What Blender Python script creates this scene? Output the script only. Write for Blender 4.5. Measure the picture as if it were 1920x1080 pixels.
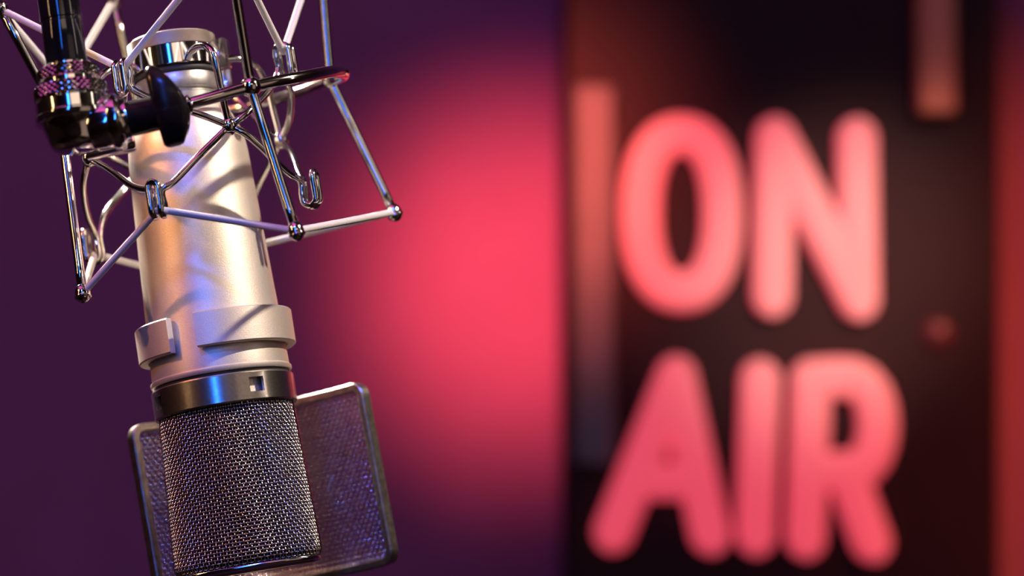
import bpy, math, random
from mathutils import Vector, Matrix
random.seed(7)
for o in list(bpy.data.objects):
    bpy.data.objects.remove(o)

# ------------------------------------------------------------------ camera
H = 1.40                      # camera height
LENS = 92.6
F = 1920 * LENS / 36.0        # focal length in pixels of a 1920x1080 frame
D0 = 1.06                     # distance of the microphone
scene = bpy.context.scene
cam_data = bpy.data.cameras.new('camera')
cam = bpy.data.objects.new('camera', cam_data)
scene.collection.objects.link(cam)
cam.location = (0, 0, H)
cam.rotation_euler = (math.pi / 2, 0, 0)
cam_data.lens = LENS
cam_data.sensor_width = 36
cam_data.clip_start = 0.02
cam_data.dof.use_dof = True
cam_data.dof.focus_distance = 1.038
cam_data.dof.aperture_fstop = 4.1
scene.camera = cam

# ------------------------------------------------------------------ world, exposure
world = bpy.data.worlds.new('world')
scene.world = world
world.use_nodes = True
wb = world.node_tree.nodes['Background']
wb.inputs[0].default_value = (0.16, 0.03, 0.17, 1)
wb.inputs[1].default_value = 0.05
vs = scene.view_settings
vs.view_transform = 'Standard'
vs.look = 'None'
vs.exposure = 0.0
vs.gamma = 1.0
vs.use_curve_mapping = False

# ------------------------------------------------------------------ studio lamps and added fill lights
MIC = Vector((-0.115, 1.06, 1.42))

def aim(o, target):
    d = Vector(target) - o.location
    o.rotation_euler = d.to_track_quat('-Z', 'Y').to_euler()

def around(az, el, dist, c=MIC):
    a, e = math.radians(az), math.radians(el)
    return c + dist * Vector((math.cos(e) * math.sin(a), -math.cos(e) * math.cos(a), math.sin(e)))

def spot(name, loc, target, power, color, size, blend=0.6, radius=0.03):
    l = bpy.data.lights.new(name, 'SPOT')
    l.energy = power
    l.color = color
    l.spot_size = math.radians(size)
    l.spot_blend = blend
    l.shadow_soft_size = radius
    o = bpy.data.objects.new(name, l)
    scene.collection.objects.link(o)
    o.location = loc
    aim(o, target)
    return o

def area(name, loc, target, power, color, sx, sy, spread=180):
    l = bpy.data.lights.new(name, 'AREA')
    l.shape = 'RECTANGLE'
    l.size, l.size_y = sx, sy
    l.energy = power
    l.color = color
    l.spread = math.radians(spread)
    o = bpy.data.objects.new(name, l)
    scene.collection.objects.link(o)
    o.location = loc
    aim(o, target)
    return o

spot('key_lamp', around(77, 47, 1.5), MIC, 140, (1.0, 0.83, 0.66), 26, 0.5, 0.03)
area('key_streak_fill', around(74, 26, 1.5), MIC, 0.6, (1.0, 0.80, 0.64), 0.06, 0.9, 150)  # added strip light: white streak in the chrome, fill on cords and mesh
spot('blue_lamp', around(-12, 44, 1.2), MIC, 26, (0.06, 0.13, 1.0), 20, 0.5, 0.03)
area('blue_led_panel', around(-8, 24, 1.5), MIC, 1.4, (0.02, 0.18, 1.0), 0.09, 0.9, 110)
spot('orange_lamp', around(-66, 32, 1.5), MIC, 42, (1.0, 0.36, 0.13), 22, 0.5, 0.03)
area('orange_streak_fill', around(-56, 24, 1.5), MIC, 1.5, (1.0, 0.60, 0.27), 0.03, 0.9, 150)  # added strip light, gives the chrome ring its gold streak
spot('rim_lamp', around(-140, 34, 0.8), MIC, 130, (1.0, 0.86, 0.74), 44, 0.5, 0.03)
area('chrome_fill', around(42, 2, 1.5), MIC, 0.30, (1.0, 0.68, 0.52), 0.8, 1.1, 120)  # added dim fill, a broad warm reflection for the chrome
spot('red_wall_lamp', (0.0, 0.6, 2.0), (0.004, 2.05, 1.408), 320, (1.0, 0.14, 0.09), 11.8, 1.0, 0.06)
area('purple_wash', (-0.6, 0.9, 2.55), (0.0, 2.05, 1.0), 2.0, (0.70, 0.10, 0.46), 1.4, 0.8, 120)
spot('sign_fill', (0.8, 0.40, 2.2), (0.228, 1.85, 1.415), 165, (1.0, 0.52, 0.40), 8.4, 1.0, 0.03)  # added spot, lends the letters their brightness gradient, strongest on N
spot('amber_wall_lamp', (1.1, 1.1, 2.3), (0.44, 2.05, 1.25), 125, (1.0, 0.17, 0.05), 26, 1.0, 0.03)
area('warm_room_fill', (0.5, -1.2, 2.65), (0.3, -0.9, 0), 3.0, (1.0, 0.74, 0.56), 1.2, 0.6)  # added unseen fill behind the camera, warms shadows and reflections

# ------------------------------------------------------------------ materials
MATS = {}

def mat(name, base, rough=0.5, metal=0.0, emit=None, estr=0.0, coat=0.0, noise=None, bump=None, spec=0.5):
    m = bpy.data.materials.new(name)
    m.use_nodes = True
    nt = m.node_tree
    b = nt.nodes['Principled BSDF']
    b.inputs['Base Color'].default_value = (*base, 1)
    b.inputs['Roughness'].default_value = rough
    b.inputs['Metallic'].default_value = metal
    b.inputs['Specular IOR Level'].default_value = spec
    if coat:
        b.inputs['Coat Weight'].default_value = coat
        b.inputs['Coat Roughness'].default_value = 0.08
    if emit:
        b.inputs['Emission Color'].default_value = (*emit, 1)
        b.inputs['Emission Strength'].default_value = estr
    tc = nt.nodes.new('ShaderNodeTexCoord')
    if noise:
        sc, amt = noise
        n = nt.nodes.new('ShaderNodeTexNoise')
        n.inputs['Scale'].default_value = sc
        n.inputs['Detail'].default_value = 4
        nt.links.new(tc.outputs['Object'], n.inputs['Vector'])
        r = nt.nodes.new('ShaderNodeValToRGB')
        r.color_ramp.elements[0].position = 0.3
        r.color_ramp.elements[1].position = 0.7
        r.color_ramp.elements[0].color = (*[c * (1 - amt) for c in base], 1)
        r.color_ramp.elements[1].color = (*[min(1, c * (1 + amt)) for c in base], 1)
        nt.links.new(n.outputs['Fac'], r.inputs['Fac'])
        nt.links.new(r.outputs['Color'], b.inputs['Base Color'])
    if bump:
        sc, st, dist = bump
        n = nt.nodes.new('ShaderNodeTexNoise')
        n.inputs['Scale'].default_value = sc
        n.inputs['Detail'].default_value = 2
        nt.links.new(tc.outputs['Object'], n.inputs['Vector'])
        bp = nt.nodes.new('ShaderNodeBump')
        bp.inputs['Strength'].default_value = st
        bp.inputs['Distance'].default_value = dist
        nt.links.new(n.outputs['Fac'], bp.inputs['Height'])
        nt.links.new(bp.outputs['Normal'], b.inputs['Normal'])
    MATS[name] = m
    return m

mat('champagne', (0.82, 0.73, 0.62), 0.44, 0.78, noise=(2600, 0.09), bump=(2600, 0.25, 0.0002))
mat('champagne_knurl', (0.58, 0.52, 0.43), 0.32, 0.9, noise=(500, 0.05))
mat('chrome', (0.80, 0.77, 0.75), 0.09, 1.0, noise=(90, 0.04))
mat('chrome_satin', (0.76, 0.71, 0.67), 0.22, 1.0, noise=(900, 0.10))
mat('nickel', (0.50, 0.48, 0.45), 0.34, 0.85, noise=(220, 0.22))
mat('frame_nickel', (0.62, 0.55, 0.50), 0.28, 1.0, noise=(300, 0.25), bump=(700, 0.3, 0.0004))
mat('wire', (0.58, 0.52, 0.49), 0.22, 1.0, noise=(400, 0.1))
mat('screen_wire', (0.62, 0.56, 0.54), 0.12, 1.0, noise=(400, 0.1))
mat('dark_liner', (0.020, 0.016, 0.018), 0.7, 0.2, noise=(300, 0.3))
mat('gasket', (0.012, 0.011, 0.012), 0.6, noise=(200, 0.3))
mat('black_gloss', (0.006, 0.006, 0.007), 0.08, 0.0, noise=(60, 0.4), spec=1.0)
mat('black_plastic', (0.008, 0.006, 0.006), 0.2, 0.0, noise=(120, 0.4), spec=0.15)
mat('cord', (0.56, 0.53, 0.54), 0.85, noise=(3000, 0.15))
mat('capsule', (0.55, 0.38, 0.16), 0.35, 0.9, noise=(100, 0.1))
mat('plaster', (0.32, 0.125, 0.32), 0.92, noise=(14, 0.05), bump=(60, 0.1, 0.002), spec=0.1)
mat('dark_plaster', (0.22, 0.17, 0.16), 0.92, noise=(6, 0.1), spec=0.1)
mat('floor_wood', (0.06, 0.04, 0.035), 0.5, noise=(5, 0.4))
mat('sign_black', (0.024, 0.008, 0.010), 0.6, noise=(9, 0.12), spec=0.25)
mat('letter_red', (0.62, 0.50, 0.48), 0.55, emit=(1.0, 0.050, 0.090), estr=0.70, noise=(20, 0.03), spec=0.2)
mat('strip_alu', (0.17, 0.16, 0.17), 0.6, 0.0, noise=(30, 0.08))
mat('strip_orange', (0.80, 0.30, 0.18), 0.55, 0.2, noise=(30, 0.08))
mat('red_plastic', (0.12, 0.015, 0.02), 0.4, noise=(30, 0.1))

# ------------------------------------------------------------------ helpers
def empty(name, loc, label, cat, group=None):
    o = bpy.data.objects.new(name, None)
    scene.collection.objects.link(o)
    o.location = loc
    o.empty_display_size = 0.02
    o['label'] = label
    o['category'] = cat
    if group:
        o['group'] = group
    return o

def root_loc(o):
    v = Vector((0, 0, 0))
    while o is not None:
        v += o.location
        o = o.parent
    return v

def build(name, vf, material, parent=None, smooth=True, label=None, kind=None):
    """vf = (verts in world metres, faces) -> one mesh object"""
    verts, faces = vf
    off = root_loc(parent)
    me = bpy.data.meshes.new(name)
    me.from_pydata([tuple(Vector(v) - off) for v in verts], [], faces)
    me.materials.append(MATS[material])
    if smooth:
        me.polygons.foreach_set('use_smooth', [True] * len(me.polygons))
    me.update()
    o = bpy.data.objects.new(name, me)
    scene.collection.objects.link(o)
    if parent is not None:
        o.parent = parent
    if label:
        o['label'] = label
    if kind:
        o['kind'] = kind
    return o

def sharp(o, deg=35):
    o.data.set_sharp_from_angle(angle=math.radians(deg))
    return o

def join(*parts):
    V, Fc = [], []
    for v, f in parts:
        n = len(V)
        V += list(v)
        Fc += [tuple(i + n for i in q) for q in f]
    return V, Fc

def catmull(pts, n=8, closed=False):
    P = [Vector(p) for p in pts]
    m = len(P)
    out = []
    segs = m if closed else m - 1
    for i in range(segs):
        if closed:
            p0, p1, p2, p3 = P[(i - 1) % m], P[i], P[(i + 1) % m], P[(i + 2) % m]
        else:
            p1, p2 = P[i], P[i + 1]
            p0 = P[i - 1] if i > 0 else p1 * 2 - p2
            p3 = P[i + 2] if i + 2 < m else p2 * 2 - p1
        for k in range(n):
            t = k / n
            out.append(0.5 * ((2 * p1) + (p2 - p0) * t + (2 * p0 - 5 * p1 + 4 * p2 - p3) * t * t
                              + (3 * p1 - p0 - 3 * p2 + p3) * t ** 3))
    if not closed:
        out.append(P[-1])
    return out

def tube(path, r, sides=10, closed=False, caps=True):
    """round tube along a list of points; r may be a number or a list"""
    P = [Vector(p) for p in path]
    n = len(P)
    R = r if isinstance(r, (list, tuple)) else [r] * n
    T = []
    for i in range(n):
        if closed:
            t = P[(i + 1) % n] - P[i - 1]
        else:
            t = P[min(i + 1, n - 1)] - P[max(i - 1, 0)]
        T.append(t.normalized())
    ref = Vector((0, 0, 1)) if abs(T[0].z) < 0.9 else Vector((1, 0, 0))
    nrm = (ref - T[0] * ref.dot(T[0])).normalized()
    V, Fc = [], []
    for i in range(n):
        nrm = (nrm - T[i] * nrm.dot(T[i])).normalized()
        b = T[i].cross(nrm)
        for k in range(sides):
            a = 2 * math.pi * k / sides
            V.append(P[i] + (nrm * math.cos(a) + b * math.sin(a)) * R[i])
    rows = n if closed else n - 1
    # find best twist for the closing seam
    for i in range(rows):
        j = (i + 1) % n
        sh = 0
        if closed and j == 0:
            best = 1e9
            for s in range(sides):
                d = (V[i * sides] - V[s]).length
                if d < best:
                    best, sh = d, s
        for k in range(sides):
            k2 = (k + 1) % sides
            Fc.append((i * sides + k, i * sides + k2, j * sides + (k2 + sh) % sides, j * sides + (k + sh) % sides))
    if caps and not closed:
        Fc.append(tuple(range(sides - 1, -1, -1)))
        Fc.append(tuple((n - 1) * sides + k for k in range(sides)))
    return V, Fc

def lathe(profile, M, seg=64, a0=0.0, a1=2 * math.pi, axis_pts=False):
    """profile [(r, z)] in mm, revolved about local z, placed with matrix M (mm -> world)"""
    full = abs(a1 - a0 - 2 * math.pi) < 1e-6
    cols = seg if full else seg + 1
    V, Fc = [], []
    for c in range(cols):
        a = a0 + (a1 - a0) * c / seg
        for r, z in profile:
            V.append(M @ Vector((r * math.cos(a), r * math.sin(a), z)))
    n = len(profile)
    for c in range(seg):
        d = (c + 1) % cols
        for i in range(n - 1):
            Fc.append((c * n + i, d * n + i, d * n + i + 1, c * n + i + 1))
    return V, Fc

def ball(c, r, M3=None, sy=1.0, seg=16, rings=10):
    V, Fc = [], []
    c = Vector(c)
    ax = M3 if M3 is not None else Matrix.Identity(3)
    for i in range(rings + 1):
        t = math.pi * i / rings
        for k in range(seg):
            a = 2 * math.pi * k / seg
            p = Vector((math.sin(t) * math.cos(a) * r, math.sin(t) * math.sin(a) * r, math.cos(t) * r * sy))
            V.append(c + ax @ p)
    for i in range(rings):
        for k in range(seg):
            k2 = (k + 1) % seg
            Fc.append((i * seg + k, (i + 1) * seg + k, (i + 1) * seg + k2, i * seg + k2))
    return V, Fc

def box(x0, x1, y0, y1, z0, z1, bev=0.0):
    if bev <= 0:
        V = [(x, y, z) for x in (x0, x1) for y in (y0, y1) for z in (z0, z1)]
        return V, [(0, 1, 3, 2), (4, 6, 7, 5), (0, 4, 5, 1), (2, 3, 7, 6), (0, 2, 6, 4), (1, 5, 7, 3)]
    b = bev
    prof = [(0, b), (b, 0)]
    V, Fc = [], []
    rings = [(y0, b), (y0 + b, 0), (y1 - b, 0), (y1, b)]
    def outline(ins):
        r = b
        pts = []
        for cx, cz, s in ((x1 - b, z1 - b, 0), (x0 + b, z1 - b, 1), (x0 + b, z0 + b, 2), (x1 - b, z0 + b, 3)):
            for k in range(4):
                a = math.pi / 2 * (s + k / 3)
                rr = b - ins * 0.7
                pts.append((cx + rr * math.cos(a), cz + rr * math.sin(a)))
        return pts
    for y, ins in rings:
        for x, z in outline(ins):
            V.append((x, y, z))
    m = 16
    for i in range(3):
        for k in range(m):
            k2 = (k + 1) % m
            Fc.append((i * m + k, i * m + k2, (i + 1) * m + k2, (i + 1) * m + k))
    Fc.append(tuple(range(m)))
    Fc.append(tuple(3 * m + k for k in range(m - 1, -1, -1)))
    return V, Fc

def W(px, py, d=0.0, base=D0):
    """world point seen at pixel (px,py), standing d millimetres behind the microphone plane"""
    y = base + d / 1000.0
    return Vector(((px - 960) / F * y, y, H - (py - 540) / F * y))

def frame_from_axis(origin, up):
    up = up.normalized()
    x = Vector((1, 0, 0))
    x = (x - up * x.dot(up)).normalized()
    y = up.cross(x)
    M = Matrix((x, y, up)).transposed().to_4x4()
    S = Matrix.Diagonal((0.001, 0.001, 0.001, 1))
    return Matrix.Translation(origin) @ M @ S

# ------------------------------------------------------------------ setting
def struct(name, vf, m):
    o = build(name, vf, m, smooth=False)
    o['kind'] = 'structure'
    return o

YB = 2.05
struct('wall_back', box(-2.5, 2.5, YB, YB + 0.1, 0, 2.7), 'plaster')
struct('wall_left', box(-2.6, -2.5, -2.5, YB + 0.1, 0, 2.7), 'dark_plaster')
struct('wall_right', box(2.5, 2.6, -2.5, YB + 0.1, 0, 2.7), 'dark_plaster')
struct('wall_front', box(-2.6, 2.6, -2.6, -2.5, 0, 2.7), 'dark_plaster')
struct('floor', box(-2.6, 2.6, -2.6, YB + 0.1, -0.1, 0), 'floor_wood')
struct('ceiling', box(-2.6, 2.6, -2.6, YB + 0.1, 2.7, 2.8), 'dark_plaster')
struct('baseboard_back', box(-2.5, 2.5, YB - 0.015, YB, 0, 0.09), 'dark_plaster')

# ------------------------------------------------------------------ ON AIR sign
SY = 1.85                                       # distance of the lettered face
def SP(px, py, dy=0.0):
    return Vector(((px - 960) / F * SY, SY + dy, H - (py - 540) / F * SY))
sign_c = SP(1465, 1230)
sign = empty('on_air_sign', (sign_c.x, YB, sign_c.z),
             'dark wall sign with glowing red ON AIR letters, out of focus behind the microphone', 'sign')
p0, p1 = SP(1058, 1230), SP(1882, -170)
sharp(build('sign_box', box(p0.x, p1.x, SY + 0.012, YB - 0.001, p0.z, p1.z, 0.006), 'sign_black', sign))

def stroke(path, hw, th=0.009, n=10):
    """flat-backed rounded stroke of half width hw (m), thickness th, standing on the sign face"""
    P = [Vector(p) for p in path]
    dense = []
    # rounded ends
    d0 = (P[0] - P[1]).normalized()
    d1 = (P[-1] - P[-2]).normalized()
    stations = []
    for k in range(6):
        a = math.pi / 2 * (1 - k / 6)
        stations.append((P[0] + d0 * hw * math.sin(a), hw * math.cos(a) + 1e-5))
    for p in P:
        stations.append((p, hw))
    for k in range(1, 7):
        a = math.pi / 2 * (k / 6)
        stations.append((P[-1] + d1 * hw * math.sin(a), hw * math.cos(a) + 1e-5))
    return ribbon(stations, th, n, False)

def ribbon(stations, th, n, closed):
    V, Fc = [], []
    m = len(stations)
    for i, (p, w) in enumerate(stations):
        if closed:
            t = stations[(i + 1) % m][0] - stations[i - 1][0]
        else:
            t = stations[min(i + 1, m - 1)][0] - stations[max(i - 1, 0)][0]
        t.normalize()
        s = Vector((t.z, 0, -t.x))
        for k in range(n + 1):
            a = math.pi * k / n
            V.append(p + s * (w * math.cos(a)) + Vector((0, 0.0125 - th * (min(1.0, 2.2 * math.sin(a))) - 0.003 * math.sin(a), 0)))
    rows = m if closed else m - 1
    for i in range(rows):
        j = (i + 1) % m
        for k in range(n):
            Fc.append((i * (n + 1) + k, i * (n + 1) + k + 1, j * (n + 1) + k + 1, j * (n + 1) + k))
    return V, Fc

PXM = SY / F                                    # metres per pixel at the sign
HWD = 37 * PXM
def line(a, b, n=6):
    a, b = SP(*a), SP(*b)
    return [a.lerp(b, i / n) for i in range(n + 1)]

st = []
for k in range(56):
    a = 2 * math.pi * k / 56
    e = 2 / 2.35
    cx = math.copysign(abs(math.cos(a)) ** e, math.cos(a))
    sz = math.copysign(abs(math.sin(a)) ** e, math.sin(a))
    st.append((SP(1280 + 77 * cx, 399 + 148 * sz), HWD))
build('letter', ribbon(st, 0.009, 10, True), 'letter_red', sign, label='glowing red letter O')
build('letter', join(stroke(line((1456, 256), (1451, 556)), HWD),
                       stroke(line((1458, 258), (1612, 560)), HWD),
                       stroke(line((1610, 258), (1614, 562)), HWD)), 'letter_red', sign,
      label='brightest letter N, pale salmon')
build('letter', join(stroke(line((1270, 706), (1152, 1000)), HWD),
                       stroke(line((1270, 706), (1334, 1004)), HWD),
                       stroke(line((1208, 905), (1308, 905)), HWD * 0.9)), 'letter_red', sign,
      label='glowing red letter A')
build('letter', stroke(line((1428, 712), (1420, 1006)), HWD), 'letter_red', sign, label='glowing red letter I')
bowl = [SP(1524, 712)]
bowl += [SP(*p) for p in ((1570, 709), (1610, 711))]
for k in range(0, 9):
    a = -math.pi / 2 + math.pi * k / 8
    bowl.append(SP(1604 + 46 * math.cos(a), 798 + 86 * math.sin(a)))
bowl += [SP(1570, 886), SP(1524, 888)]
build('letter', join(stroke(line((1524, 712), (1514, 1012)), HWD), stroke(bowl, HWD),
                       stroke(line((1592, 890), (1638, 1018)), HWD)), 'letter_red', sign,
      label='glowing red letter R')
a, b = SP(1076, 872), SP(1152, 160)
sharp(build('edge_strip', box(a.x, b.x, SY - 0.006, SY + 0.013, a.z, b.z, 0.004), 'strip_alu', sign,
            label='pale metal strip down the left edge'))
a, b = SP(1722, 215), SP(1792, -150)  # raised bar built where a blurred orange streak shows
sharp(build('edge_strip', box(a.x, b.x, SY - 0.006, SY + 0.013, a.z, b.z, 0.004), 'strip_orange', sign,
            label='short raised bar in place of a blurred orange streak at the top right'))
kc = SP(1762, 628)  # raised dome built where a faint red blob shows
MK = Matrix.Translation(kc + Vector((0, 0.013, 0))) @ Matrix.Rotation(math.pi / 2, 4, 'X') @ Matrix.Diagonal((0.001, 0.001, 0.001, 1))
build('red_dome', lathe([(0, 6), (6, 5.4), (9.5, 3.5), (11.5, 0)], MK, 24), 'red_plastic', sign,
      label='small dull red dome in place of a faint red blob')

# ------------------------------------------------------------------ microphone frame
roll, tilt = math.radians(9.5), math.radians(8.5)
AX = Vector((-math.sin(roll) * math.cos(tilt), math.sin(tilt), math.cos(roll) * math.cos(tilt)))
O = W(416, 713, 0)
M = frame_from_axis(O, AX)                     # mm in mic space -> world; x right, y away, z to the cable end
M3 = M.to_3x3() * 1000

def L(x, y, z):
    return M @ Vector((x, y, z))

mic = empty('studio_microphone', L(0, 0, -79),
            'champagne large diaphragm studio microphone hanging upside down, chrome ring and wire mesh head', 'microphone')
# body
prof = [(26.0, 0.0), (28.2, 0.2), (28.5, 0.8), (28.5, 1.8), (28.1, 2.3), (27.75, 2.5)]
for z in range(4, 93, 4):
    prof.append((27.75 - (z - 4) * (27.75 - 24.35) / 88.0, z))
prof += [(23.9, 97), (23.0, 101), (21.6, 105), (19.6, 109), (17.6, 112.2), (16.6, 113.6), (15.6, 114)]
sharp(build('body_tube', lathe(prof, M, 128), 'champagne', mic), 30)
build('gasket_ring', lathe([(24, 0.3), (27.3, 0.3), (27.3, -1.6), (24, -1.6)], M, 96), 'gasket', mic)
# top stack towards the cable end
sharp(build('connector_neck', lathe([(15.0, 113), (16.8, 113.4), (16.8, 116.4), (16.2, 116.8), (15.6, 117.2),
                                     (15.6, 118.2), (16.9, 118.6), (17.2, 119.4), (17.2, 124.6), (16.8, 125.2), (14, 125.4)], M, 96),
            'nickel', mic, label='grey nickel neck below the clamp'))
build('neck_gasket', lathe([(14, 124.8), (17.5, 125), (17.5, 128), (14, 128.2)], M, 64), 'gasket', mic)
# knurled cap
V, Fc = [], []
cols, rows = 220, 14
za, zb = 136.0, 141.7
for j in range(rows + 1):
    for i in range(cols):
        a = 2 * math.pi * i / cols
        r = 17.6 + (0.42 if (i + j) % 2 == 0 else 0.0)
        V.append(L(r * math.cos(a), r * math.sin(a), za + (zb - za) * j / rows))
for j in range(rows):
    for i in range(cols):
        i2 = (i + 1) % cols
        q = (j * cols + i, j * cols + i2, (j + 1) * cols + i2, (j + 1) * cols + i)
        if (i + j) % 2 == 0:
            Fc += [(q[0], q[1], q[3]), (q[1], q[2], q[3])]
        else:
            Fc += [(q[0], q[1], q[2]), (q[0], q[2], q[3])]
knurl = (V, Fc)
capp = lathe([(17.4, 141.5), (17.3, 141.9), (16.9, 142.3), (16.0, 142.5), (0.01, 142.6)], M, 96)
capb = lathe([(16.6, 128), (16.6, 136.0), (17.4, 136.1)], M, 96)
cap = build('end_cap', join(knurl, capb), 'champagne_knurl', mic, smooth=False, label='knurled champagne end cap')
sharp(build('cap_rim', capp, 'champagne', cap))

# chrome ring with four square windows
ang, zs = [], [-13.0, -9.6, -3.8, -1.3]
wins = [math.radians(-90 + d) for d in (-60, 33, 123, 213)]
hw = math.radians(6.4)
NA = 180
edges = sorted(set([2 * math.pi * i / NA - math.pi for i in range(NA)]))
def norm(a):
    return (a + math.pi) % (2 * math.pi) - math.pi
edges = [e for e in edges if all(abs(abs(norm(e - w)) - hw) > 0.03 and abs(norm(e - w)) > hw - 0.001 for w in wins)]
for w in wins:
    edges += [norm(w - hw), norm(w + hw)]
edges = sorted(edges)
V, Fc = [], []
Ro, Ri = 28.7, 27.2
n = len(edges)
zl = [-13.0, -12.4, -9.6, -3.8, -1.9, -1.3]
ro = [28.3, 28.7, 28.7, 28.7, 28.7, 28.2]
def vid(i, j, inner):
    return ((i % n) * len(zl) + j) * 2 + inner
for a in edges:
    for j, z in enumerate(zl):
        V.append(L(ro[j] * math.cos(a), ro[j] * math.sin(a), z))
        V.append(L(Ri * math.cos(a), Ri * math.sin(a), z))
for i in range(n):
    am = edges[i] + (((edges[(i + 1) % n] - edges[i]) % (2 * math.pi)) / 2)
    isw = any(abs(norm(am - w)) < hw for w in wins)
    for j in range(len(zl) - 1):
        if isw and j == 2:
            Fc.append((vid(i, 2, 0), vid(i, 2, 1), vid(i + 1, 2, 1), vid(i + 1, 2, 0)))
            Fc.append((vid(i, 3, 1), vid(i, 3, 0), vid(i + 1, 3, 0), vid(i + 1, 3, 1)))
            Fc.append((vid(i, 2, 0), vid(i, 3, 0), vid(i, 3, 1), vid(i, 2, 1)))
            Fc.append((vid(i + 1, 2, 1), vid(i + 1, 3, 1), vid(i + 1, 3, 0), vid(i + 1, 2, 0)))
            continue
        Fc.append((vid(i, j, 0), vid(i + 1, j, 0), vid(i + 1, j + 1, 0), vid(i, j + 1, 0)))
        Fc.append((vid(i, j, 1), vid(i, j + 1, 1), vid(i + 1, j + 1, 1), vid(i + 1, j, 1)))
    Fc.append((vid(i, 0, 0), vid(i, 0, 1), vid(i + 1, 0, 1), vid(i + 1, 0, 0)))
    e = len(zl) - 1
    Fc.append((vid(i, e, 1), vid(i, e, 0), vid(i + 1, e, 0), vid(i + 1, e, 1)))
ringo = build('head_ring', (V, Fc), 'chrome_satin', mic, label='chrome ring with square windows')
sharp(ringo, 25)
sharp(build('inner_sleeve', lathe([(25.0, -1.5), (25.0, -6.2), (25.4, -6.4), (25.4, -12.5)], M, 64), 'champagne', mic))

# ------------------------------------------------------------------ wire mesh head
ZT, ZB = -12.4, -77.0
def head(th, z, off=0.0):
    """th: angle from the front centre line (-y), positive to the right; returns point in mic space"""
    h = (ZT - z) / (ZT - ZB)
    a = 26.6 + 2.8 * h
    b = 26.2 - 9.5 * h
    e = 2 / (2.05 + 0.5 * h)
    cr = 5.0
    dz = z - ZB
    if dz < cr:
        k = cr - math.sqrt(max(0, cr * cr - (cr - dz) ** 2))
        a -= k
        b -= k
    s, c = math.sin(th), math.cos(th)
    return Vector((a * math.copysign(abs(s) ** e, s), -b * math.copysign(abs(c) ** e, c), z))
def head_n(th, z):
    p = head(th, z)
    u = head(th + 0.02, z) - head(th - 0.02, z)
    v = head(th, min(z + 0.3, ZT)) - head(th, max(z - 0.3, ZB + 0.01))
    n_ = v.cross(u)
    n_.normalize()
    q = Vector((p.x, p.y, 0))
    if n_.dot(q) < 0:
        n_ = -n_
    return n_

def weave(P, N, nu, nv, rad, amp, sub, sides):
    """woven wire cloth: P(u,v), N(u,v) for u in 0..nu, v in 0..nv"""
    V, Fc = [], []
    def wire_run(fixed, count, along_v):
        pts, nrs = [], []
        for q in range(count * sub + 1):
            t = q / sub
            ph = math.cos(math.pi * t) * (1 if fixed % 2 == 0 else -1) * (1 if along_v else -1)
            u, v = (fixed, t) if along_v else (t, fixed)
            nn = N(u, v)
            pts.append(P(u, v) + nn * (amp * ph))
            nrs.append(nn)
        base = len(V)
        m = len(pts)
        for i in range(m):
            t = (pts[min(i + 1, m - 1)] - pts[max(i - 1, 0)]).normalized()
            nn = (nrs[i] - t * nrs[i].dot(t)).normalized()
            bb = t.cross(nn)
            for k in range(sides):
                a = 2 * math.pi * (k + 0.5) / sides
                V.append(M @ (pts[i] + (nn * math.cos(a) + bb * math.sin(a)) * rad))
        for i in range(m - 1):
            for k in range(sides):
                k2 = (k + 1) % sides
                Fc.append((base + i * sides + k, base + i * sides + k2, base + (i + 1) * sides + k2, base + (i + 1) * sides + k))
    for u in range(nu + 1):
        wire_run(u, nv, True)
    for v in range(nv + 1):
        wire_run(v, nu, False)
    return V, Fc

# equal arc spacing round the front half
samp = [math.radians(-84 + 168 * i / 400) for i in range(401)]
arc = [0.0]
for i in range(400):
    arc.append(arc[-1] + (head(samp[i + 1], -45) - head(samp[i], -45)).length)
NU = int(arc[-1] / 1.2)
NV = int((ZT - ZB) / 1.38)
def arc_th(u):
    t = max(0, min(1, u / NU)) * arc[-1]
    lo, hi = 0, 400
    while hi - lo > 1:
        md = (lo + hi) // 2
        if arc[md] <= t:
            lo = md
        else:
            hi = md
    f = (t - arc[lo]) / max(1e-9, arc[hi] - arc[lo])
    return samp[lo] + (samp[hi] - samp[lo]) * f
TH = {}
def th_of(u):
    k = round(u * 12)
    if k not in TH:
        TH[k] = arc_th(u)
    return TH[k]
def z_of(v):
    return ZT + (ZB + 0.6 - ZT) * v / NV
build('front_mesh', weave(lambda u, v: head(th_of(u), z_of(v)), lambda u, v: head_n(th_of(u), z_of(v)),
                          NU, NV, 0.25, 0.27, 6, 7), 'wire', mic, kind='stuff', label='woven silver wire mesh')
build('back_mesh', weave(lambda u, v: head(th_of(u) + math.pi, z_of(v)), lambda u, v: head_n(th_of(u) + math.pi, z_of(v)),
                         NU, NV, 0.27, 0.25, 2, 4), 'wire', mic, kind='stuff', label='woven silver wire mesh')
# dark fine liner just inside the mesh
V, Fc = [], []
for j in range(25):
    z = ZT + (ZB + 1.2 - ZT) * j / 24
    for i in range(72):
        th = 2 * math.pi * i / 72
        p = head(th, z)
        n_ = head_n(th, z)
        V.append(M @ (p - n_ * 0.9))
for j in range(24):
    for i in range(72):
        i2 = (i + 1) % 72
        Fc.append((j * 72 + i, j * 72 + i2, (j + 1) * 72 + i2, (j + 1) * 72 + i))
Fc.append(tuple(24 * 72 + i for i in range(72)))
build('mesh_liner', (V, Fc), 'dark_liner', mic, label='dark fine liner behind the mesh')
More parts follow.
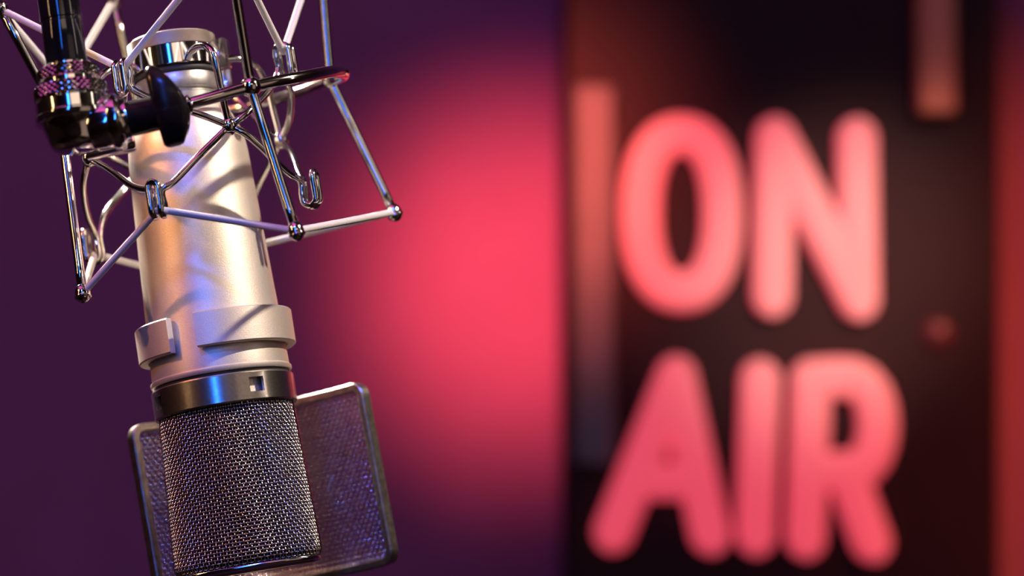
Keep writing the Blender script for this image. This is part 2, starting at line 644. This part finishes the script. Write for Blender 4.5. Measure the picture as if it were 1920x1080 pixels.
# U-shaped chrome frame round sides and bottom
path = []
for j in range(22):
    z = ZT + (ZB + 5 - ZT) * j / 21
    path.append((head(math.pi / 2, z).x + 0.15, z))
for k in range(1, 9):
    a = math.pi / 2 * k / 8
    path.append((path[21][0] - 5.2 + 5.2 * math.cos(a), ZB + 5 - 5.6 * math.sin(a)))
full = path + [(-x, z) for x, z in reversed(path)]
V, Fc = [], []
nf = len(full)
for i, (x, z) in enumerate(full):
    xa, za_ = full[max(i - 1, 0)]
    xb, zb_ = full[min(i + 1, nf - 1)]
    t = Vector((xb - xa, zb_ - za_)).normalized()
    nx, nz = -t.y, t.x
    if nx * x + nz * (z + 40) < 0:
        nx, nz = -nx, -nz
    h = (ZT - z) / (ZT - ZB)
    hw_ = 3.6
    for off, y in ((-1.2, -hw_), (-0.2, -hw_), (0.4, -hw_ + 0.9), (0.4, hw_ - 0.9), (-0.2, hw_), (-1.2, hw_)):
        V.append(L(x + nx * off, y, z + nz * off))
for i in range(nf - 1):
    for k in range(6):
        k2 = (k + 1) % 6
        Fc.append((i * 6 + k, i * 6 + k2, (i + 1) * 6 + k2, (i + 1) * 6 + k))
Fc += [tuple(range(5, -1, -1)), tuple((nf - 1) * 6 + k for k in range(6))]
sharp(build('head_frame', (V, Fc), 'chrome', mic, label='chrome strap down the sides and under the head'), 30)
# rim round the bottom of the head
rim = []
for i in range(80):
    th = 2 * math.pi * i / 80
    p = head(th, ZB + 1.0)
    rim.append(L(p.x * 1.01, p.y * 1.02, ZB + 0.6))
build('bottom_rim', tube(rim, 0.0011, 8, closed=True), 'chrome', mic)
V = [L(head(2 * math.pi * i / 80, ZB + 1.0).x, head(2 * math.pi * i / 80, ZB + 1.0).y, ZB - 0.1) for i in range(80)]
build('bottom_plate', (V + [v + M3 @ Vector((0, 0, 0.001)) for v in V],
                       [tuple(range(79, -1, -1)), tuple(range(80, 160))] + [(i, (i + 1) % 80, 80 + (i + 1) % 80, 80 + i) for i in range(80)]),
      'chrome_satin', mic, smooth=False)

# ------------------------------------------------------------------ pop screen on its clip
pop = empty('pop_screen', L(4, 45, -80),
            'curved rectangular metal mesh pop screen in a nickel frame behind the microphone head', 'pop screen')
# C-shaped clip round the body, open towards the viewer
gap0, gap1 = math.radians(-90 + 0.0), math.radians(-90 - 40.0)
def clip_section():
    return [(28.2, 10.4), (31.2, 10.4), (31.7, 10.9), (31.7, 23.9), (31.2, 24.4), (28.2, 24.4), (28.2, 10.4)]
def band(a0, a1, seg, shift=0.0):
    V, Fc = [], []
    sec = clip_section()[:-1]
    m = len(sec)
    for c in range(seg + 1):
        a = a0 + (a1 - a0) * c / seg
        for r, z in sec:
            V.append(L(r * math.cos(a), r * math.sin(a), z))
    for c in range(seg):
        for k in range(m):
            k2 = (k + 1) % m
            Fc.append((c * m + k, (c + 1) * m + k, (c + 1) * m + k2, c * m + k2))
    Fc.append(tuple(range(m)))
    Fc.append(tuple(seg * m + k for k in range(m - 1, -1, -1)))
    return V, Fc
sharp(build('clip_band', band(math.radians(-90 - 8.5), math.radians(-90 - 30 + 360), 90), 'champagne', pop,
            label='champagne C-shaped clip round the microphone body'), 30)
RC, CX = 76.0, 6.6
YC = 50.0
def ps(s, z, off=0.0):
    """s = arc length from the centre in mm"""
    a = s / RC
    r = RC + off
    x = r * math.sin(a)
    return Vector((CX + x - 0.026 * (z + 43), YC - RC + r * math.cos(a), z - 2.2 + 0.026 * x))
PS_W, PS_T, PS_B = 54.0, -4.5, -81.5
# bracket from the clip down the back to the frame
V, Fc = [], []
br = [(0, 31.5, 20), (0, 34, 19), (1.5, 42, 10), (3, 48, 0), (4.5, 50.5, -5)]
for (x, y, z) in br:
    for dx, dy in ((-5, -0.8), (5, -0.8), (5, 0.8), (-5, 0.8)):
        V.append(L(x + dx, y + dy, z + dy))
for i in range(len(br) - 1):
    for k in range(4):
        k2 = (k + 1) % 4
        Fc.append((i * 4 + k, i * 4 + k2, (i + 1) * 4 + k2, (i + 1) * 4 + k))
Fc += [(3, 2, 1, 0), tuple(len(br) * 4 - 4 + k for k in range(4))]
build('bracket', (V, Fc), 'champagne', pop, smooth=False)
# frame: rounded rectangle outline on the curved sheet, rectangular section
def rrect(hw_, zt, zb, r, per=10):
    pts = []
    zc = (zt + zb) / 2
    hh = (zt - zb) / 2
    corners = [(hw_ - r, zt - r, 0), (-hw_ + r, zt - r, 1), (-hw_ + r, zb + r, 2), (hw_ - r, zb + r, 3)]
    for cx, cz, q in corners:
        for k in range(per + 1):
            a = math.pi / 2 * (q + k / per)
            pts.append((cx + r * math.cos(a), cz + r * math.sin(a)))
    return pts
def densify(pts, step):
    out = []
    n_ = len(pts)
    for i in range(n_):
        x0, z0 = pts[i]
        x1, z1 = pts[(i + 1) % n_]
        d = math.hypot(x1 - x0, z1 - z0)
        k = max(1, int(d / step))
        for j in range(k):
            out.append((x0 + (x1 - x0) * j / k, z0 + (z1 - z0) * j / k))
    return out
outl = densify(rrect(PS_W - 1.7, PS_T - 1.7, PS_B + 1.7, 4.5), 2.5)
V, Fc = [], []
m = len(outl)
sec = [(-1.7, -2.0), (-1.2, -2.5), (1.2, -2.5), (1.7, -2.0), (1.7, 2.0), (1.2, 2.5), (-1.2, 2.5), (-1.7, 2.0)]
for i in range(m):
    s, z = outl[i]
    sa, za_ = outl[i - 1]
    sb, zb_ = outl[(i + 1) % m]
    t = Vector((sb - sa, zb_ - za_)).normalized()
    nx, nz = t.y, -t.x
    for u, w in sec:
        V.append(M @ ps(s + nx * u, z + nz * u, w))
for i in range(m):
    j = (i + 1) % m
    for k in range(8):
        k2 = (k + 1) % 8
        Fc.append((i * 8 + k, i * 8 + k2, j * 8 + k2, j * 8 + k))
sharp(build('screen_frame', (V, Fc), 'frame_nickel', pop, label='nickel frame with rounded corners'), 30)
NPU, NPV = int((2 * PS_W - 5) / 1.3), int((PS_T - PS_B - 5) / 1.9)
build('screen_mesh', weave(lambda u, v: ps(-PS_W + 2.5 + (2 * PS_W - 5) * u / NPU, PS_T - 2.5 + (PS_B - PS_T + 5) * v / NPV),
                           lambda u, v: Vector((-math.sin((-PS_W + 2.5 + (2 * PS_W - 5) * u / NPU) / RC), -math.cos((-PS_W + 2.5 + (2 * PS_W - 5) * u / NPU) / RC), 0)),
                           NPU, NPV, 0.29, 0.32, 6, 7), 'screen_wire', pop, kind='stuff', label='coarse woven wire mesh')

# ------------------------------------------------------------------ elastic shock mount
mount = empty('shock_mount', W(385, 475, 5),
              'chrome wire cage shock mount with white elastic cord round the microphone body', 'shock mount')

# outer ring
JA, JB, JC, JD = W(470, 163, -42), W(619, 151, 38), W(113, 222, 5), W(262, 216, 72)
ring_pts = [W(362, 193, -50), JA, W(560, 145.5, -30), W(618, 135, -10), W(643, 136.5, 8), W(641, 143, 24), JB,
            W(550, 176, 60), W(450, 203, 74), W(350, 215, 80), JD, W(180, 222, 52), W(125, 222, 25), JC,
            W(120, 228, -14), W(190, 230, -36), W(280, 212, -48)]
build('outer_ring', tube(catmull(ring_pts, 8, True), 0.00245, 14, closed=True), 'chrome', mount)
build('joint_ball', ball(JA, 0.0042), 'chrome', mount)
build('joint_ball', ball(JB, 0.0037), 'chrome', mount)
build('joint_ball', ball(JC, 0.0037), 'chrome', mount)
build('joint_ball', ball(JD, 0.0037), 'chrome', mount)

# four bent cage rods with ball ends
lo = {'A': W(555, 433, -55), 'B': W(739, 398, 28), 'C': W(155, 550, -25), 'D': W(345, 520, 68)}
up = {'A': W(426, -115, -55), 'B': W(597, -98, 52), 'C': W(2, 18, -2), 'D': W(213, 1, 78)}
jn = {'A': JA, 'B': JB, 'C': JC, 'D': JD}
for k in 'ABCD':
    J = jn[k]
    d1 = (up[k] - J).normalized()
    d2 = (lo[k] - J).normalized()
    pth = [up[k]] + [up[k].lerp(J, t) for t in (0.3, 0.6, 0.85)] + [J - (J - up[k]).normalized() * 0.004, J + d2 * 0.004] \
          + [J.lerp(lo[k], t) for t in (0.3, 0.6, 0.85)] + [lo[k]]
    rod = build('cage_rod', tube(pth, 0.00195, 12), 'chrome', mount)
    for e, d in ((lo[k], d2), (up[k], d1)):
        q = d.to_track_quat('Z', 'Y').to_matrix()
        build('end_ball', ball(e, 0.0032, q, 1.3), 'chrome', rod)
        q2 = e + d * 0.0022
        build('end_eyelet', tube([e + q @ Vector((0.0028 * math.cos(a), 0.0028 * math.sin(a), 0.0016)) for a in
                                  [2 * math.pi * i / 20 for i in range(20)]], 0.0007, 6, closed=True), 'chrome', rod)

# clamp collar round the microphone neck
coll = build('clamp_collar', lathe([(17.5, 127.8), (18.5, 127.8), (18.8, 128.2), (18.8, 136.2), (18.5, 136.6), (17.5, 136.6), (17.5, 127.8)], M, 96),
             'chrome', mount, label='polished chrome clamp collar')
sharp(coll, 30)
sp = Vector((18.4 * math.sin(math.radians(78)), -18.4 * math.cos(math.radians(78)), 132))
V, Fc = box(-1.2, 5.0, -3.4, 3.4, -6.2, 6.2, 1.0)
e_r = Vector((math.sin(math.radians(78)), -math.cos(math.radians(78)), 0))
e_t = Vector((-e_r.y, e_r.x, 0))
build('collar_screw', ([M @ (sp + e_r * v[0] + e_t * v[1] + Vector((0, 0, v[2]))) for v in V], Fc), 'chrome_satin', coll)

# inner basket
N = [W(430, 236, -22), W(527, 263, 32), W(262, 322, 54), W(167, 297, -2)]           # front, right, back, left
HK = [W(296, 358, -36), W(566, 340, -4), W(455, 430, 55), W(183, 440, 26)]           # lower hooks 340,70,160,250 deg
UK = [W(240, 168, -28), W(526, 136, 2), W(412, 150, 64), W(135, 190, 36)]            # upper hooks
RW = 0.00142
def rad_dir(p):
    q = p - O
    q = q - AX * q.dot(AX)
    return q.normalized()
for p in N:
    build('node_ball', ball(p, 0.0031, M3, 1.25), 'chrome', mount)
# arms from the collar
arms = [[W(352, 108, -2), W(358, 97, -8), W(372, 87, -16), W(388, 88, -22), W(402, 108, -25), (413, 160, -25), (421, 200, -24), N[0]],
        [W(418, 113, 14), W(440, 110, 16), W(468, 115, 20), W(488, 134, 25), W(503, 168, 30), W(515, 215, 32), N[1]],
        [W(248, 130, 14), W(232, 126, 12), W(205, 132, 6), W(184, 150, 2), W(172, 190, -1), W(167, 240, -2), N[3]],
        [W(330, 150, 32), W(318, 158, 42), W(300, 180, 50), W(285, 220, 54), W(270, 280, 55), N[2]]]
for arm in arms:
    pts = [p if isinstance(p, Vector) else W(*p) for p in arm]
    build('basket_arm', tube(catmull(pts, 6), 0.0015, 12), 'chrome', mount)

def hook_pts(base, sgn, length=0.0098, depth=0.0056, gap=0.0018):
    """J-shaped double hook: runs down (sgn -1) or up (+1) the body, turns outward and back"""
    er = rad_dir(base)
    et = AX.cross(er)                            # tangential
    a = AX * sgn
    def leg(t):
        pts = []
        pts.append(base + et * t)
        pts.append(base + et * t + a * length * 0.55)
        for k in range(7):
            ph = math.pi * k / 6
            pts.append(base + et * t + a * (length * 0.8 + math.sin(ph) * depth * 0.5) + er * (depth * 0.5 * (1 - math.cos(ph))))
        pts.append(base + et * t + er * depth + a * length * 0.3)
        pts.append(base + et * t + er * depth - a * length * 0.12)
        return pts
    tip = base + er * depth - a * (length * 0.12 + gap * 0.9)
    return leg(gap), tip, leg(-gap), er, et

def wire_to_hook(n_from, hook, n_to, sgn, mids_a=None, mids_b=None):
    left, tip, right, er, et = hook_pts(hook, sgn)
    # choose the side nearer to the first node
    if (left[0] - n_from).length > (right[0] - n_from).length:
        left, right = right, left
    def bow(a, b, amt):
        mid = (a + b) / 2
        return mid + rad_dir(mid) * amt
    pa = mids_a if mids_a else [n_from.lerp(left[0], 0.5) + rad_dir((n_from + left[0]) / 2) * 0.003]
    pb = mids_b if mids_b else [right[0].lerp(n_to, 0.5) + rad_dir((n_to + right[0]) / 2) * 0.003]
    ctrl = [n_from] + pa + left + [tip] + list(reversed(right)) + pb + [n_to]
    return catmull(ctrl, 4)
def near(*a):
    return [W(*p) for p in a]
lower = [(N[3], HK[0], N[0], near((205, 318, -14), (250, 350, -28)), near((327, 340, -35), (375, 290, -30))),
         (N[0], HK[1], N[1], near((470, 258, -22), (535, 320, -12)), near((560, 322, 8), (548, 288, 22))),
         (N[1], HK[2], N[2], near((505, 310, 42), (478, 365, 52)), near((400, 400, 60), (310, 350, 58))),
         (N[2], HK[3], N[3], near((235, 355, 48), (198, 400, 36)), near((163, 400, 16), (156, 345, 4)))]
for a_, h_, b_, ma, mb in lower:
    build('basket_wire', tube(wire_to_hook(a_, h_, b_, -1, ma, mb), RW, 10), 'chrome', mount)
upper = [(N[3], UK[0], N[0], near((200, 250, -14), (228, 205, -24)), near((300, 192, -28), (370, 213, -26))),
         (N[0], UK[1], N[1], near((462, 213, -20), (500, 175, -8)), near((545, 172, 12), (543, 222, 26))),
         (N[1], UK[2], N[2], near((490, 230, 48), (440, 180, 60)), near((370, 200, 64), (300, 270, 60))),
         (N[2], UK[3], N[3], near((205, 292, 52), (155, 250, 44)), near((130, 225, 24), (148, 265, 8)))]
for a_, h_, b_, ma, mb in upper:
    build('basket_wire', tube(wire_to_hook(a_, h_, b_, 1, ma, mb), RW, 10), 'chrome', mount)

# elastic cords, ribbed
def ribbed(path_pts, r=0.00138, pitch=0.00062, sides=10):
    P = [Vector(p) for p in path_pts]
    pts, rr = [], []
    idx = 0
    for i in range(len(P) - 1):
        ln = (P[i + 1] - P[i]).length
        k = max(2, int(ln / (pitch / 2)))
        for j in range(k):
            pts.append(P[i].lerp(P[i + 1], j / k))
            rr.append(r * (1.05 if idx % 2 == 0 else 0.93))
            idx += 1
    pts.append(P[-1])
    rr.append(r)
    # soften the corners
    for _ in range(10):
        pts = [pts[0]] + [(pts[i - 1] + pts[i] * 2 + pts[i + 1]) / 4 for i in range(1, len(pts) - 1)] + [pts[-1]]
    return tube(pts, rr, sides)
def hook_seat(h, sgn):
    er = rad_dir(h)
    return h + er * 0.0026 + AX * sgn * 0.0078
hl = [hook_seat(h, -1) for h in HK]
hu = [hook_seat(h, 1) for h in UK]
runs = [('lower', [lo['C'], hl[0], lo['A']]), ('lower', [lo['A'], lo['B']]), ('lower', [lo['B'], hl[2], lo['D']]),
        ('lower', [lo['D'], hl[3], lo['C']]),
        ('upper', [up['C'], hu[0], up['A']]), ('upper', [up['A'], hu[1], up['B']]), 
        ('upper', [up['D'], hu[3], up['C']])]
for nm, pts in runs:
    build('elastic_cord', ribbed(pts), 'cord', mount, label='white braided elastic cord')

# ------------------------------------------------------------------ swivel joint of the mount
SW0 = W(148, 286, -62)
SWT = W(103, -14, -56)
sax = (SWT - SW0).normalized()
sax = (sax + Vector((0, 0.09, 0))).normalized()
MS = frame_from_axis(SW0, sax)
def SL(x, y, z):
    return MS @ Vector((x, y, z))
body = [(0.01, 0.0), (5, 0.2), (8.6, 1.2), (10.2, 2.8), (10.8, 5), (12.6, 11.2), (13.4, 12.0), (14.4, 12.2), (14.7, 12.8), (14.7, 14.4),
        (14.2, 15.0), (14.2, 19.6), (13.6, 20.2), (10.5, 20.4), (10.5, 33.5), (9.6, 34.2), (8.5, 34.4)]
sharp(build('swivel_cup', lathe(body, MS, 64), 'chrome', mount, label='rounded chrome swivel cup'), 30)
def knurled(r0, r1, z0, z1, cols, rows=4):
    V, Fc = [], []
    prof = [(r0, z0, -1), (r1 - 0.6, z0, -1)]
    prof += [(r1, z0 + 0.4 + (z1 - z0 - 0.8) * j / rows, j) for j in range(rows + 1)]
    prof += [(r1 - 0.6, z1, -1), (r0, z1, -1)]
    for i in range(cols):
        a = 2 * math.pi * i / cols
        for r, z, j in prof:
            rr = r + (0.62 if (j >= 0 and (i + j) % 2) else 0)
            V.append(SL(rr * math.cos(a), rr * math.sin(a), z))
    m_ = len(prof)
    for i in range(cols):
        j = (i + 1) % cols
        for k in range(m_ - 1):
            q = (i * m_ + k, j * m_ + k, j * m_ + k + 1, i * m_ + k + 1)
            if (i + k) % 2:
                Fc += [(q[0], q[1], q[2]), (q[0], q[2], q[3])]
            else:
                Fc += [(q[0], q[1], q[3]), (q[1], q[2], q[3])]
    return V, Fc
build('knurled_ring', knurled(9, 13.4, 20.8, 26.0, 72), 'chrome', mount, smooth=False, label='lower knurled chrome lock ring')
build('knurled_ring', knurled(8, 11.4, 28.2, 33.0, 62), 'chrome', mount, smooth=False, label='upper knurled chrome lock ring')
# clutch across to the cage ring
def axis_frame(p, q):
    z = (q - p).normalized()
    x = Vector((0, 0, 1))
    x = (x - z * x.dot(z)).normalized()
    y = z.cross(x)
    return Matrix.Translation(p) @ Matrix((x, y, z)).transposed().to_4x4() @ Matrix.Diagonal((0.001, 0.001, 0.001, 1))
CA, CB = W(188, 236, -62), W(352, 199, -60)
MC = axis_frame(CA, CB)
ln = (CB - CA).length * 1000
sharp(build('clutch_body', lathe([(0.01, -4), (8.5, -4), (9.5, -2), (9.5, 3.5), (10.6, 4.2), (11.0, 5.2), (11.0, 7.2), (10.4, 8.2), (8.8, 8.8),
                                  (8.4, 9.6), (8.4, 11), (6, 11.2)], MC, 48), 'chrome', mount, label='chrome clutch of the swivel'), 30)
stud = axis_frame(W(160, 276, -52), W(251, 257, -50))
sl = (W(251, 257, -50) - W(160, 276, -52)).length * 1000
sharp(build('swivel_stud', lathe([(0.01, 0), (5.6, 0), (5.6, sl - 0.8), (5.2, sl), (3.8, sl), (3.4, sl - 0.8), (3.2, sl - 3), (0.01, sl - 3)], stud, 40),
            'chrome', mount, label='hollow ended chrome stud'), 30)
knob = build('tightening_knob', lathe([(0.01, 10.2), (6.4, 10.2), (6.4, 10.7), (6.7, 12), (6.7, 21), (7.6, 23.5), (7.6, 31), (6.5, 32.8), (3.0, 33.0), (0.01, 33.0)], MC, 48),
              'black_plastic', mount, label='black plastic tightening knob')
sharp(knob, 35)
# wings of the knob: a lobed plate across the axis
out = []
for k in range(64):
    a = 2 * math.pi * k / 64
    c, s = math.cos(a), math.sin(a)
    r = 1 / math.sqrt((c / 16.6) ** 2 + (s / 8.4) ** 2)
    r = r * (0.90 + 0.10 * abs(c) ** 2)
    out.append((r * c * (1.1 if c > 0 else 0.84), r * s))
V, Fc = [], []
lay = [(20.6, 0.80), (21.4, 0.93), (22.8, 1.0), (29.0, 1.0), (30.6, 0.93), (31.4, 0.78)]
for z, f in lay:
    for x, y in out:
        zz = z - 0.03 * x + (2.4 - 6.0 * (x / 16.6) ** 2 if z > 26 else 0.8)
        V.append(MC @ Vector((x * (1 - (1 - f) * 0.5), y * f, zz)))
for i in range(len(lay) - 1):
    for k in range(64):
        k2 = (k + 1) % 64
        Fc.append((i * 64 + k, i * 64 + k2, (i + 1) * 64 + k2, (i + 1) * 64 + k))
Fc.append(tuple(range(63, -1, -1)))
Fc.append(tuple((len(lay) - 1) * 64 + k for k in range(64)))
sharp(build('wing', (V, Fc), 'black_plastic', knob), 40)
build('ring_ferrule', tube([W(349, 197, -52), W(353, 196, -51), W(357, 195, -51)], [0.0032, 0.0038, 0.0030], 14), 'chrome', mount)

# ------------------------------------------------------------------ stand pole, hung from the ceiling
top_z = 2.70
kz = (top_z - SL(0, 0, 0).z) / (SL(0, 0, 1000) - SL(0, 0, 0)).z * 1000
pole = empty('stand_pole', SL(0, 0, 34.4), 'glossy black stand tube coming down from above into the chrome swivel', 'stand')
sharp(build('tube', lathe([(0.01, 34.5), (7.4, 34.5), (7.8, 35.2), (7.8, 51), (7.5, 51.4), (7.5, 52.2), (7.9, 52.6), (7.9, kz - 8)], MS, 48), 'black_gloss', pole), 30)
build('ceiling_flange', lathe([(7.8, kz - 22), (22, kz - 20), (26, kz - 12), (26, kz - 4), (0.01, kz - 4)], MS, 40), 'black_gloss', pole)
